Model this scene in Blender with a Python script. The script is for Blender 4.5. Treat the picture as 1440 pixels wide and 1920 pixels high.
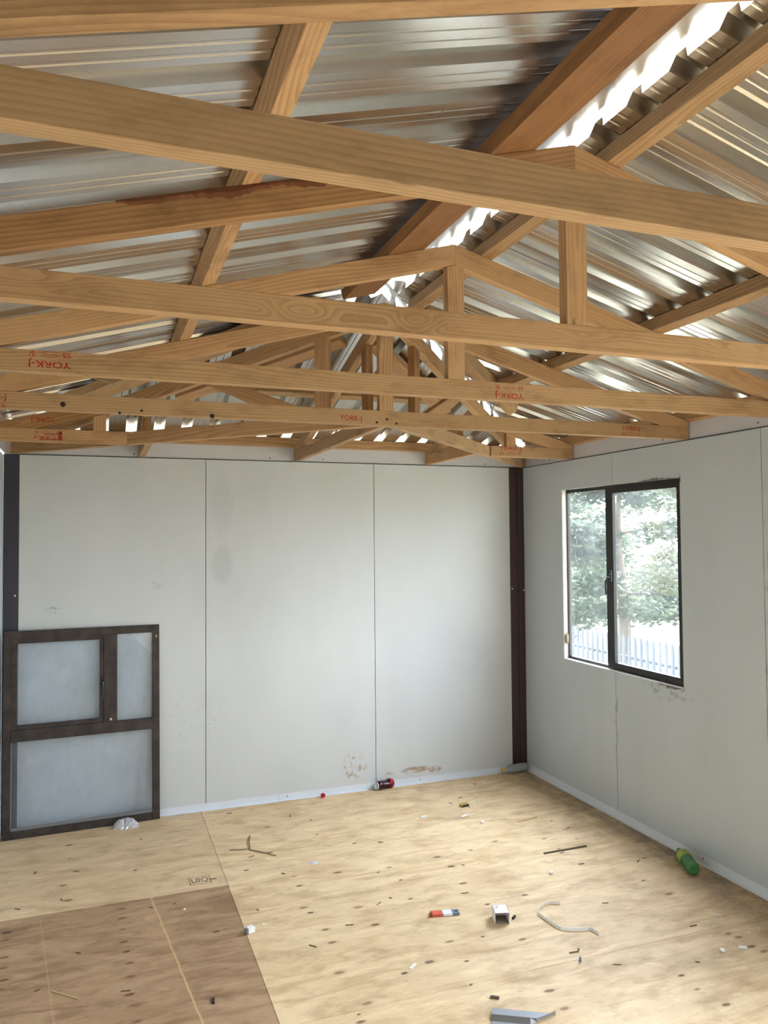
import bpy, bmesh, math, random
from mathutils import Vector, Matrix
D = bpy.data
SC = bpy.context.scene
COL = SC.collection
for o in list(D.objects): D.objects.remove(o)
R = math.radians

# ---------------------------------------------------------------- camera
F, YAW, PIT, ROL = 1447.57, 0.35261, 0.03333, -0.00784
CAM = Vector((-3.10663, -5.2837, 1.79649))
cd = D.cameras.new('camera'); cam = D.objects.new('camera', cd); COL.objects.link(cam)
fw = Vector((math.sin(YAW)*math.cos(PIT), math.cos(YAW)*math.cos(PIT), math.sin(PIT)))
r0 = Vector((math.cos(YAW), -math.sin(YAW), 0)); u0 = r0.cross(fw)
rr = r0*math.cos(ROL)+u0*math.sin(ROL); uu = -r0*math.sin(ROL)+u0*math.cos(ROL)
cam.matrix_world = Matrix(((rr.x, uu.x, -fw.x, CAM.x), (rr.y, uu.y, -fw.y, CAM.y), (rr.z, uu.z, -fw.z, CAM.z), (0, 0, 0, 1)))
cd.sensor_fit = 'VERTICAL'; cd.sensor_height = 36.0; cd.sensor_width = 27.0
cd.lens = F*36/1920; cd.clip_start = 0.02; cd.clip_end = 400
SC.camera = cam

# ---------------------------------------------------------------- light, exposure
SC.view_settings.view_transform = 'Standard'; SC.view_settings.look = 'None'
SC.view_settings.exposure = 0.56; SC.view_settings.gamma = 1; SC.view_settings.use_curve_mapping = False
SKY_LOW, SKY_HIGH = 2.2, 26.0
w = D.worlds.new('sky'); SC.world = w; w.use_nodes = True
wn = w.node_tree; bg = wn.nodes['Background']
tc = wn.nodes.new('ShaderNodeTexCoord'); sep = wn.nodes.new('ShaderNodeSeparateXYZ'); rp = wn.nodes.new('ShaderNodeValToRGB')
wn.links.new(tc.outputs['Generated'], sep.inputs[0]); wn.links.new(sep.outputs['Z'], rp.inputs[0])
# the sky is brightest towards the hazy sun, beyond the right-hand wall
dot = wn.nodes.new('ShaderNodeVectorMath'); dot.operation = 'DOT_PRODUCT'; dot.inputs[1].default_value = Vector((.75, .50, .45)).normalized()
mr = wn.nodes.new('ShaderNodeMapRange'); mr.interpolation_type = 'SMOOTHSTEP'
for _i, _v in enumerate((-.1, 1.0, SKY_LOW, SKY_HIGH)): mr.inputs[_i+1].default_value = _v
wn.links.new(tc.outputs['Generated'], dot.inputs[0]); wn.links.new(dot.outputs['Value'], mr.inputs[0])
wn.links.new(rp.outputs[0], bg.inputs[0]); wn.links.new(mr.outputs[0], bg.inputs[1])
rp.color_ramp.elements[0].position = 0.0; rp.color_ramp.elements[0].color = (.84, .93, 1, 1)
rp.color_ramp.elements[1].position = 0.6; rp.color_ramp.elements[1].color = (.70, .83, 1, 1)
sl = D.lights.new('sun', 'SUN'); sl.energy = 2.0; sl.angle = R(1.5); sl.color = (1, .95, .87)
sun = D.objects.new('sun', sl); COL.objects.link(sun)
sun.rotation_euler = Vector((-0.35, 0.75, 1.1)).to_track_quat('Z', 'Y').to_euler()
def portal(name, loc, rot, sx, sy):
    l = D.lights.new(name, 'AREA'); l.shape = 'RECTANGLE'; l.size = sx; l.size_y = sy; l.cycles.is_portal = True
    o = D.objects.new(name, l); COL.objects.link(o); o.location = loc; o.rotation_euler = rot
portal('window_portal', (.16, -1.12, 1.53), (0, R(90), 0), 1.25, 1.25)
portal('added_doorway_portal', (.16, -4.25, 1.05), (0, R(90), 0), 2.1, 1.9)

# ---------------------------------------------------------------- dimensions
H = 2.336; HC = .0713; W = 3.626; T = .040; S = .277
YA, YB, YC, YD, YE = -4.207, -3.4025, -2.596, -1.817, -.689
def top(d): return H + .098 + S*d
XL = -3.6725

# ---------------------------------------------------------------- node helpers
class NT:
    def __init__(s, name):
        s.m = D.materials.new(name); s.m.use_nodes = True; s.t = s.m.node_tree; s.t.nodes.clear()
        s.out = s.t.nodes.new('ShaderNodeOutputMaterial')
        s.b = s.t.nodes.new('ShaderNodeBsdfPrincipled'); s.t.links.new(s.b.outputs[0], s.out.inputs[0])
    def n(s, typ, **k):
        n = s.t.nodes.new('ShaderNode'+typ)
        for a, b in k.items(): setattr(n, a, b)
        return n
    def put(s, sock, v):
        if v is None: return
        if isinstance(v, bpy.types.NodeSocket): s.t.links.new(v, sock)
        else: sock.default_value = v
    def math(s, op, a, b=None, c=None, clamp=False):
        n = s.n('Math', operation=op, use_clamp=clamp)
        for i, v in enumerate((a, b, c)): s.put(n.inputs[i], v)
        return n.outputs[0]
    def vm(s, op, a, b=None):
        n = s.n('VectorMath', operation=op); s.put(n.inputs[0], a); s.put(n.inputs[1], b)
        return n.outputs['Value'] if op == 'LENGTH' else n.outputs[0]
    def obj(s): return s.n('TexCoord').outputs['Object']
    def pos(s): return s.n('NewGeometry').outputs['Position']
    def noise(s, v, scale=1, detail=3, rough=.5, out='Fac'):
        n = s.n('TexNoise'); s.put(n.inputs['Vector'], v); n.inputs['Scale'].default_value = scale
        n.inputs['Detail'].default_value = detail; n.inputs['Roughness'].default_value = rough
        return n.outputs[out]
    def step(s, v, a, b, lo=0., hi=1.):
        n = s.n('MapRange', interpolation_type='SMOOTHSTEP'); s.put(n.inputs[0], v)
        for i, q in enumerate((a, b, lo, hi)): n.inputs[i+1].default_value = q
        return n.outputs[0]
    def mix(s, f, a, b, typ='MIX'):
        n = s.n('Mix', data_type='RGBA', blend_type=typ); s.put(n.inputs[0], f)
        s.put(n.inputs[6], a if not isinstance(a, tuple) else (*a, 1)); s.put(n.inputs[7], b if not isinstance(b, tuple) else (*b, 1))
        return n.outputs[2]
    def bump(s, h, st=.3, d=.01):
        n = s.n('Bump'); n.inputs['Strength'].default_value = st; n.inputs['Distance'].default_value = d
        s.put(n.inputs['Height'], h); s.put(s.b.inputs['Normal'], n.outputs[0])
    def fin(s, col=None, rough=None, metal=None):
        if col is not None: s.put(s.b.inputs['Base Color'], (*col, 1) if isinstance(col, tuple) else col)
        s.put(s.b.inputs['Roughness'], rough); s.put(s.b.inputs['Metallic'], metal)
        return s.m
def lin(r, g, b):
    f = lambda c: (c/255/12.92) if c <= 10 else ((c/255+.055)/1.055)**2.4
    return (f(r), f(g), f(b))
def plain(name, col, rough=.5, metal=0., var=.12, scale=30):
    n = NT(name); k = n.noise(n.obj(), scale, 3)
    a = tuple(c*(1-var) for c in col); b = tuple(min(1, c*(1+var)) for c in col)
    return n.fin(n.mix(k, a, b), rough, metal)

def wood(name, light, dark, seed=0., ring=85., stain=.5, rough=.7, swirls=()):
    n = NT(name)
    rnd = n.n('ObjectInfo').outputs['Random']
    off = n.math('MULTIPLY', rnd, 23.7)
    off = n.math('ADD', off, seed)
    comb = n.n('CombineXYZ'); n.put(comb.inputs[0], off); n.put(comb.inputs[1], off); n.put(comb.inputs[2], n.math('MULTIPLY', off, .37))
    o = n.obj(); p = n.vm('ADD', o, comb.outputs[0])
    sx = n.vm('MULTIPLY', p, (1.1, 5, 5))
    k1 = n.noise(sx, 1, 2, .5)
    k2 = n.noise(n.vm('MULTIPLY', p, (.9, 2, 2)), 1, 1, .5)
    so = n.n('SeparateXYZ'); n.put(so.inputs[0], o)
    # growth rings around a pith that wanders beside the board
    yy = n.math('ADD', so.outputs[1], n.math('MULTIPLY', n.math('SUBTRACT', k2, .5), .16))
    pz = n.math('MULTIPLY', n.math('SUBTRACT', n.math('FRACT', n.math('MULTIPLY', rnd, 7.31)), .5), .14)
    zz = n.math('ADD', so.outputs[2], pz)
    zz = n.math('ADD', zz, n.math('MULTIPLY', n.math('SUBTRACT', k1, .5), .05))
    yy = n.math('ADD', yy, .03)
    rad = n.math('SQRT', n.math('ADD', n.math('MULTIPLY', yy, yy), n.math('MULTIPLY', zz, zz)))
    for (cx, cz, amp, rx, rz) in swirls:          # grain bending round a buried knot
        dd = n.vm('LENGTH', n.vm('MULTIPLY', n.vm('SUBTRACT', o, (cx, 0, cz)), (1/rx, 0, 1/rz)))
        rad = n.math('ADD', rad, n.math('MULTIPLY', n.step(dd, 0, 1, 1, 0), amp))
    fr = n.math('FRACT', n.math('MULTIPLY', rad, ring))
    ringv = n.step(fr, .25, 1., 0, 1)
    fine = n.noise(n.vm('MULTIPLY', p, (9, 420, 420)), 1, 3, .6)
    c = n.mix(n.math('MULTIPLY', ringv, n.step(k2, .3, .65, .25, .6)), light, dark)
    c = n.mix(n.math('MULTIPLY', fine, .3), c, tuple(x*.72 for x in dark))
    st = n.step(n.noise(n.vm('MULTIPLY', p, (4.5, 13, 13)), 1, 6, .68), .46, .72)
    c = n.mix(n.math('MULTIPLY', st, stain), c, tuple(x*.62 for x in dark))
    hue = n.mix(n.math('MULTIPLY', rnd, .22), c, (light[0]*.95, light[1]*.82, light[2]*.66))
    # knots
    v = n.n('TexVoronoi'); n.put(v.inputs['Vector'], n.vm('MULTIPLY', p, (1.9, 10, 10))); v.inputs['Scale'].default_value = 1
    kd = n.math('ADD', v.outputs['Distance'], n.math('MULTIPLY', fine, .05))
    km = n.step(kd, .05, .09, 1, 0)
    hue = n.mix(n.math('MULTIPLY', km, .75), hue, tuple(x*.3 for x in dark))
    n.bump(n.math('ADD', n.math('MULTIPLY', fine, .6), n.math('MULTIPLY', ringv, .4)), .25, .002)
    return n.fin(hue, rough)
PL, PD = lin(204, 164, 118), lin(148, 104, 64)
WOOD = wood('sawn_pine', PL, PD)
WOOD_G = wood('sawn_pine_greyish', lin(190, 156, 114), lin(138, 100, 64), 3.1, 95, .55)
WOOD_D = wood('stained_pine', lin(178, 134, 86), lin(122, 82, 48), 7.7, 80, .7)

WOOD_B = wood('swirling_pine', lin(196, 158, 112), lin(146, 98, 58), 1.7, 110, .4, .7, [(-.8175, -.004, .040, .13, .034), (-.5035, -.002, .034, .10, .036), (.02, .0, .022, .16, .026), (.62, .004, .030, .22, .030), (-1.45, .01, .026, .2, .03)])
WOOD_X = wood('shaded_brown_plank', lin(150, 104, 60), lin(100, 64, 34), 4.2, 80, .7)  # darker pine for the ridge plank; its weaker light is put into the colour
# galvanised sheet
def galv(name, base, rough):
    n = NT(name); p = n.pos()
    v = n.n('TexVoronoi'); n.put(v.inputs['Vector'], p); v.inputs['Scale'].default_value = 140
    sp = n.n('SeparateColor'); n.put(sp.inputs[0], v.outputs['Color'])
    big = n.noise(n.vm('MULTIPLY', p, (3, 3, 3)), 1, 3)
    c = n.mix(n.math('MULTIPLY', sp.outputs[0], .25), base, tuple(x*.7 for x in base))
    c = n.mix(n.step(big, .4, .75), c, tuple(x*.85 for x in base))
    rg = n.math('ADD', rough, n.math('MULTIPLY', n.math('SUBTRACT', big, .5), .15))
    n.bump(n.noise(p, 5, 1), .05, .01)
    return n.fin(c, rg, 1.)
GALV = galv('galvanised_sheet', (.70, .68, .64), .24)
GALV_D = galv('scratched_galvanised', (.28, .28, .28), .55)

# painted wall panel; marks sit at world places
def panel(name, base, marks=()):
    n = NT(name); p = n.pos()
    c = n.mix(n.step(n.noise(n.vm('MULTIPLY', p, (2.5, 2.5, 1.2)), 1, 5, .6), .35, .8), base, tuple(x*q for x, q in zip(base, (.93, .935, .92))))
    fn = n.noise(n.vm('MULTIPLY', p, (60, 60, 25)), 1, 4, .7)
    c = n.mix(n.math('MULTIPLY', n.step(fn, .66, .8), .35), c, tuple(x*.6 for x in base))
    sc = n.noise(n.vm('MULTIPLY', p, (30, 30, 1.2)), 1, 3, .6)
    c = n.mix(n.math('MULTIPLY', n.step(sc, .7, .78), .18), c, tuple(x*.7 for x in base))
    for (cx, cy, cz, rx, ry, rz, col, fsc, th, amt) in marks:
        dd = n.vm('LENGTH', n.vm('MULTIPLY', n.vm('SUBTRACT', p, (cx, cy, cz)), (1/rx, 1/ry, 1/rz)))
        e = n.step(dd, .45, 1., 1, 0)
        q = n.noise(n.vm('MULTIPLY', p, fsc), 1, 4, .65)
        g = n.math('MULTIPLY', e, n.step(q, th, th+.1))
        c = n.mix(n.math('MULTIPLY', g, amt), c, col)
    wv = n.math('SINE', n.math('MULTIPLY', n.n('SeparateXYZ').outputs[0], 1.))
    n.bump(n.noise(n.vm('MULTIPLY', p, (40, 40, 400)), 1, 2), .08, .002)
    n.b.inputs['Specular IOR Level'].default_value = .5
    return n.fin(c, .3)
WALLC = lin(212, 215, 216)
BR = lin(168, 140, 112); GY = lin(130, 128, 124)
PANEL_B = panel('white_painted_steel', WALLC, [
    (-2.33, 0, 2.02, .10, .3, .28, GY, (190, 190, 190), .5, .5),
    (-2.33, 0, 1.62, .09, .3, .18, GY, (190, 190, 190), .48, .55),
    (-1.40, 0, .17, .11, .3, .13, BR, (30, 30, 22), .5, .75),
    (-.93, 0, .10, .14, .3, .03, BR, (14, 14, 60), .42, .9),
    (-.78, 0, .085, .07, .3, .03, BR, (20, 20, 60), .42, .9),
    (-1.14, 0, .09, .05, .3, .02, BR, (30, 30, 70), .45, .6),
    (-2.76, 0, 1.49, .05, .3, .03, BR, (50, 50, 50), .5, .6),
    (-3.38, 0, 1.36, .06, .3, .03, GY, (50, 50, 50), .5, .6),
    (-2.5, 0, .6, .25, .3, .22, GY, (25, 25, 50), .58, .4)])
PANEL_R = panel('pale_grey_painted_steel', lin(200, 207, 210), [
    (0, -1.12, .62, .3, .025, .5, GY, (25, 25, 12), .5, .4),
    (0, -1.6, .9, .3, .25, .08, GY, (20, 20, 20), .5, .5),
    (0, -2.33, 1.4, .3, .03, .8, GY, (15, 15, 6), .5, .6)])
PANEL_L = plain('dull_grey_panel', lin(186, 190, 190), .9, 0, .04, 8)
PANEL_L.node_tree.nodes['Principled BSDF'].inputs['Specular IOR Level'].default_value = .05
FLASH = plain('white_flashing', lin(204, 202, 204), .35, 0, .04, 8)
SKIRT = plain('white_skirting_steel', lin(226, 230, 236), .35, 0, .04, 8)
SEAM = plain('dark_seam', lin(40, 42, 46), .8)
POSTM = plain('dark_brown_steel', lin(62, 44, 42), .35, 0, .1, 5)
POSTL = plain('blue_black_steel', lin(58, 55, 66), .35, 0, .1, 5)
FOAM = plain('white_foam_core', lin(225, 218, 208), .9, 0, .1, 60)
BLACKAL = plain('black_aluminium', lin(40, 36, 34), .35, .3, .15, 20)
def dustyframe():
    n = NT('dusty_bronze_aluminium'); p = n.pos()
    k = n.noise(n.vm('MULTIPLY', p, (12, 12, 12)), 1, 5, .7)
    return n.fin(n.mix(n.step(k, .35, .85), lin(52, 44, 41), lin(84, 73, 66)), .5, .2)
BRONZE = dustyframe()
BLACK = plain('black_plastic', lin(28, 26, 28), .4)
SCREW = plain('screw_zinc', lin(220, 220, 215), .3, .6)
NAIL = plain('nail_hole_dark', lin(40, 24, 18), .7)
def glass(name, dirt, amt, tint=(1, 1, 1)):
    n = NT(name); t = n.t; p = n.pos()
    tr = n.n('BsdfTransparent'); tr.inputs[0].default_value = (*tint, 1)
    gl = n.n('BsdfGlossy'); gl.inputs['Roughness'].default_value = .02
    fr = n.n('LayerWeight'); fr.inputs[0].default_value = .5
    fz = n.math('ADD', n.math('MULTIPLY', n.math('POWER', fr.outputs['Facing'], 5.), .5), .025)
    m1 = n.n('MixShader'); n.put(m1.inputs[0], fz); n.put(m1.inputs[1], tr.outputs[0]); n.put(m1.inputs[2], gl.outputs[0])
    df = n.n('BsdfDiffuse'); df.inputs[0].default_value = (*dirt, 1)
    tl = n.n('BsdfTranslucent'); tl.inputs[0].default_value = (*dirt, 1)
    m3 = n.n('MixShader'); m3.inputs[0].default_value = .5; n.put(m3.inputs[1], df.outputs[0]); n.put(m3.inputs[2], tl.outputs[0])
    k = n.noise(n.vm('MULTIPLY', p, (5, 5, 3)), 1, 6, .7)
    m2 = n.n('MixShader'); n.put(m2.inputs[0], n.step(k, .3, .8, amt*.5, amt*1.5))
    n.put(m2.inputs[1], m1.outputs[0]); n.put(m2.inputs[2], m3.outputs[0])
    n.put(n.out.inputs[0], m2.outputs[0]); return n.m
GLASS = glass('dusty_window_glass', (.8, .82, .8), .03)
GLASS2 = glass('dusty_spare_glass', (.7, .76, .82), .12, (.93, .955, .98))
INK = NT('red_stamp_ink'); _k = INK.noise(INK.vm('MULTIPLY', INK.pos(), (160, 160, 160)), 1, 4, .6)
INK.put(INK.b.inputs['Alpha'], INK.step(_k, .36, .5, 0.15, 1.)); INK = INK.fin(lin(172, 30, 30), .8)
INKB = NT('grey_stamp_ink'); _k = INKB.noise(INKB.vm('MULTIPLY', INKB.pos(), (160, 160, 160)), 1, 4, .6)
INKB.put(INKB.b.inputs['Alpha'], INKB.step(_k, .3, .6, 0.1, .8)); INKB = INKB.fin(lin(96, 82, 68), .8)

# ---------------------------------------------------------------- mesh helpers
def link(name, bm, mat, parent=None, mw=None, smooth=False):
    me = D.meshes.new(name); bmesh.ops.recalc_face_normals(bm, faces=bm.faces); bm.to_mesh(me); bm.free()
    o = D.objects.new(name, me); COL.objects.link(o)
    if mat: me.materials.append(mat)
    if mw is not None: o.matrix_world = mw
    if parent is not None:
        o.parent = parent; o.matrix_parent_inverse = pw(parent).inverted()
    if smooth:
        for p in me.polygons: p.use_smooth = True
    return o
def pw(o):                                         # world matrix without a depsgraph update
    m = o.matrix_basis.copy()
    while o.parent is not None:
        m = o.parent.matrix_basis @ o.matrix_parent_inverse @ m if False else (o.parent.matrix_basis @ (o.matrix_parent_inverse @ m)); o = o.parent
    return m
def tag(o, label=None, cat=None, group=None, kind=None):
    if label: o['label'] = label
    if cat: o['category'] = cat
    if group: o['group'] = group
    if kind: o['kind'] = kind
    return o
def empty(name, loc, label, cat, group=None, rz=0):
    o = D.objects.new(name, None); COL.objects.link(o); o.location = loc; o.rotation_euler = (0, 0, rz)
    o.empty_display_size = .1
    return tag(o, label, cat, group)
def prism(name, pts, thick, axis, mat, parent=None, bev=.0015):
    """outline pts (world, planar) extruded by the vector thick; the object's X runs along axis (grain)"""
    pts = [Vector(p) for p in pts]; th = Vector(thick); ax = Vector(axis).normalized()
    y = th.normalized(); z = ax.cross(y).normalized()
    c = sum(pts, Vector())/len(pts)+th/2
    M = Matrix(((ax.x, y.x, z.x, c.x), (ax.y, y.y, z.y, c.y), (ax.z, y.z, z.z, c.z), (0, 0, 0, 1)))
    Mi = M.inverted(); bm = bmesh.new()
    a = [bm.verts.new(Mi @ p) for p in pts]; b = [bm.verts.new(Mi @ (p+th)) for p in pts]; n = len(pts)
    bm.faces.new(a); bm.faces.new(b[::-1])
    for i in range(n): bm.faces.new((a[i], b[i], b[(i+1) % n], a[(i+1) % n]))
    bmesh.ops.recalc_face_normals(bm, faces=bm.faces)
    if bev: bmesh.ops.bevel(bm, geom=bm.edges[:], offset=bev, segments=1, affect='EDGES')
    return link(name, bm, mat, parent, M)
def badd(bm, lo, hi):
    x0, y0, z0 = lo; x1, y1, z1 = hi
    v = [bm.verts.new(q) for q in ((x0, y0, z0), (x1, y0, z0), (x1, y1, z0), (x0, y1, z0), (x0, y0, z1), (x1, y0, z1), (x1, y1, z1), (x0, y1, z1))]
    for f in ((0, 3, 2, 1), (4, 5, 6, 7), (0, 1, 5, 4), (1, 2, 6, 5), (2, 3, 7, 6), (3, 0, 4, 7)): bm.faces.new([v[i] for i in f])
def boxes(name, lst, mat, parent=None, mw=None, bev=0):
    bm = bmesh.new()
    for lo, hi in lst: badd(bm, lo, hi)
    if bev: bmesh.ops.bevel(bm, geom=bm.edges[:], offset=bev, segments=2, affect='EDGES')
    return link(name, bm, mat, parent, mw)
def lathe(bm, prof, seg=28, sx=1., sy=1., fn=None):
    """profile (r, x) turned about the X axis"""
    rings = []
    for i, (r, x) in enumerate(prof):
        ring = []
        for k in range(seg):
            a = 2*math.pi*k/seg; rad = r*(fn(x, a) if fn else 1)
            ring.append(bm.verts.new((x, rad*math.cos(a)*sy, rad*math.sin(a)*sx)))
        rings.append(ring)
    for i in range(len(rings)-1):
        for k in range(seg): bm.faces.new((rings[i][k], rings[i][(k+1) % seg], rings[i+1][(k+1) % seg], rings[i+1][k]))
    bm.faces.new(rings[0]); bm.faces.new(rings[-1][::-1])
def tube(bm, pts, r, seg=8):
    pts = [Vector(p) for p in pts]; rings = []
    for i, p in enumerate(pts):
        d = (pts[min(i+1, len(pts)-1)]-pts[max(i-1, 0)]).normalized()
        a = d.orthogonal().normalized(); b = d.cross(a); rad = r[i] if isinstance(r, (list, tuple)) else r
        rings.append([bm.verts.new(p+a*rad*math.cos(2*math.pi*k/seg)+b*rad*math.sin(2*math.pi*k/seg)) for k in range(seg)])
    for i in range(len(rings)-1):
        for k in range(seg): bm.faces.new((rings[i][k], rings[i][(k+1) % seg], rings[i+1][(k+1) % seg], rings[i+1][k]))
    bm.faces.new(rings[0]); bm.faces.new(rings[-1][::-1])
def disc_y(name, c, r, mat, parent, t=.0012, seg=10):
    bm = bmesh.new(); a = [bm.verts.new((c[0]+r*math.cos(2*math.pi*k/seg), c[1], c[2]+r*math.sin(2*math.pi*k/seg))) for k in range(seg)]
    b = [bm.verts.new((v.co.x, v.co.y-t, v.co.z)) for v in a]
    bm.faces.new(a); bm.faces.new(b[::-1])
    for k in range(seg): bm.faces.new((a[k], b[k], b[(k+1) % seg], a[(k+1) % seg]))
    return link(name, bm, mat, parent)
def disc_x(name, c, r, mat, parent, t=.0012, seg=10):
    bm = bmesh.new(); a = [bm.verts.new((c[0], c[1]+r*math.cos(2*math.pi*k/seg), c[2]+r*math.sin(2*math.pi*k/seg))) for k in range(seg)]
    b = [bm.verts.new((v.co.x-t, v.co.y, v.co.z)) for v in a]
    bm.faces.new(a); bm.faces.new(b[::-1])
    for k in range(seg): bm.faces.new((a[k], b[k], b[(k+1) % seg], a[(k+1) % seg]))
    return link(name, bm, mat, parent)
def lettering(lines, extra=()):
    """bmesh of text in the XY plane; lines = (text, x0, y0, width, height)"""
    bm = bmesh.new()
    for (txt, x0, y0, wd, ht) in lines:
        cu = D.curves.new('lettering', 'FONT'); cu.body = txt; cu.size = 1; cu.resolution_u = 3; cu.offset = .012
        ob = D.objects.new('lettering', cu); COL.objects.link(ob)
        dg = bpy.context.evaluated_depsgraph_get(); dg.update()
        me = D.meshes.new_from_object(ob.evaluated_get(dg))
        xs = [v.co.x for v in me.vertices]; ys = [v.co.y for v in me.vertices]
        ax, bx, ay, by = min(xs), max(xs), min(ys), max(ys)
        for v in me.vertices:
            v.co.x = x0+(v.co.x-ax)/(bx-ax)*wd; v.co.y = y0+(v.co.y-ay)/(by-ay)*ht; v.co.z = 0
        bm.from_mesh(me); D.objects.remove(ob); D.curves.remove(cu); D.meshes.remove(me)
    for kind, *a in extra:
        if kind == 'ring':
            cx, cy, rx, ry, t = a; seg = 28
            o1 = [bm.verts.new((cx+rx*math.cos(2*math.pi*k/seg), cy+ry*math.sin(2*math.pi*k/seg), 0)) for k in range(seg)]
            o2 = [bm.verts.new((cx+(rx-t)*math.cos(2*math.pi*k/seg), cy+(ry-t)*math.sin(2*math.pi*k/seg), 0)) for k in range(seg)]
            for k in range(seg): bm.faces.new((o1[k], o1[(k+1) % seg], o2[(k+1) % seg], o2[k]))
        else:
            x0, y0, x1, y1 = a; bm.faces.new([bm.verts.new(q) for q in ((x0, y0, 0), (x1, y0, 0), (x1, y1, 0), (x0, y1, 0))])
    return bm
def stamp_front(x, z, y, wd, ht, parent, full=True, flip=False, block=False, tx='YORK-J'):
    """ink stamp on a face that looks towards -Y"""
    hh = .55*ht if full else ht
    lines = [(tx, -wd/2, ht/2-hh, wd, hh)]; ex = []
    if full:
        lh = .33*ht
        lines += [('S5', -wd/2, -ht/2, wd*.2, lh), ('\u00b75/', wd/2-wd*.18, -ht/2, wd*.18, lh), ('SATAS', -wd*.17, -ht/2+lh*.32, wd*.34, lh*.4)]
        ex += [('ring', 0, -ht/2+lh/2, wd*.25, lh*.6, .0014)]
    if block: ex += [('q', -wd/2-.006, -ht/2-.002, -wd/2+.012, ht/2+.002), ('q', -wd/2, ht/2-.003, wd*.3, ht/2+.002), ('q', -wd/2, -ht/2+.3*ht, wd*.1, -ht/2+.42*ht)]
    bm = lettering(lines, ex)
    M = Matrix.Translation((x, y-.0007, z)) @ Matrix.Rotation(R(180) if flip else 0, 4, 'Y') @ Matrix.Rotation(R(90), 4, 'X')
    return tag(link('grade_stamp', bm, INK, parent, M), 'red ink timber grade stamp')

# ---------------------------------------------------------------- structure: floor
def ply(name, light, dark, knots, extra=None):
    n = NT(name); p = n.pos()
    w1 = n.noise(n.vm('MULTIPLY', p, (1.2, 5, 1)), 1, 3, .5)
    q = n.vm('ADD', p, n.n('CombineXYZ').outputs[0])
    sep = n.n('SeparateXYZ'); n.put(sep.inputs[0], p)
    yy = n.math('ADD', sep.outputs[1], n.math('MULTIPLY', w1, .55))
    c1 = n.n('CombineXYZ'); n.put(c1.inputs[0], n.math('MULTIPLY', sep.outputs[0], 2.2)); n.put(c1.inputs[1], n.math('MULTIPLY', yy, 13))
    g1 = n.noise(c1.outputs[0], 1, 4, .62)
    g2 = n.noise(n.vm('MULTIPLY', p, (18, 260, 1)), 1, 3, .6)
    c = n.mix(n.step(g1, .3, .85), light, dark)
    c = n.mix(n.math('MULTIPLY', g2, .28), c, tuple(x*.7 for x in dark))
    bl = n.noise(n.vm('MULTIPLY', p, (5, 9, 1)), 1, 5, .65)
    c = n.mix(n.math('MULTIPLY', n.step(bl, .46, .72), .6), c, tuple(x*.72 for x in dark))
    gs = n.noise(n.vm('MULTIPLY', n.vm('ADD', p, (1.3, 8.1, 0)), (9, 26, 1)), 1, 5, .7)
    c = n.mix(n.math('MULTIPLY', n.step(gs, .56, .72), .4), c, (dark[0]*.6, dark[1]*.62, dark[2]*.66))
    pale = n.noise(n.vm('MULTIPLY', n.vm('ADD', p, (7.3, 2.1, 0)), (4, 11, 1)), 1, 5, .7)
    c = n.mix(n.math('MULTIPLY', n.step(pale, .55, .72), .4), c, tuple(min(1, x*1.25) for x in light))
    dot = n.noise(n.vm('MULTIPLY', p, (90, 130, 1)), 1, 2, .5)
    c = n.mix(n.math('MULTIPLY', n.step(dot, .71, .76), .6), c, tuple(x*.35 for x in dark))
    dash = n.noise(n.vm('MULTIPLY', n.vm('ADD', p, (3.3, 1.7, 0)), (22, 90, 1)), 1, 2, .5)
    c = n.mix(n.math('MULTIPLY', n.step(dash, .7, .75), .4), c, tuple(x*.45 for x in dark))
    rnd = random.Random(5)
    wob = n.math('MULTIPLY', n.noise(n.vm('MULTIPLY', p, (40, 60, 1)), 1, 2), .5)
    for (kx, ky) in knots:
        s = rnd.uniform(.6, 1.2)
        dd = n.vm('LENGTH', n.vm('MULTIPLY', n.vm('SUBTRACT', p, (kx, ky, 0)), (1/(.024*s), 1/(.011*s), 0)))
        dd = n.math('ADD', dd, wob)
        c = n.mix(n.math('MULTIPLY', n.step(dd, 1.0, 2.2, 1, 0), .2), c, tuple(x*.6 for x in dark))
        core = n.math('MULTIPLY', n.step(dd, .8, 1.25, 1, 0), rnd.uniform(.6, .95))
        c = n.mix(core, c, rnd.choice([lin(112, 68, 44), lin(66, 46, 36), lin(126, 80, 52)]))
    if extra: c = extra(n, p, c)
    n.bump(n.math('ADD', g2, n.math('MULTIPLY', g1, .5)), .2, .002)
    n.b.inputs['Specular IOR Level'].default_value = .3
    return n.fin(c, .62)
K1 = [(-3.28, -0.87), (-3.25, -1.06), (-3.26, -0.51), (-3.27, -0.31), (-3.22, -0.71)]
KD = [(-3.0, -1.25), (-3.0, -1.35), (-3.0, -1.46), (-3.0, -1.58), (-2.99, -1.67), (-2.98, -1.77), (-2.98, -1.88), (-2.99, -2.01), (-2.97, -2.09), (-2.97, -2.2), (-3.5, -1.37), (-3.49, -1.53), (-3.48, -1.62), (-3.47, -1.72), (-3.5, -1.3), (-3.47, -1.79)]
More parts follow.
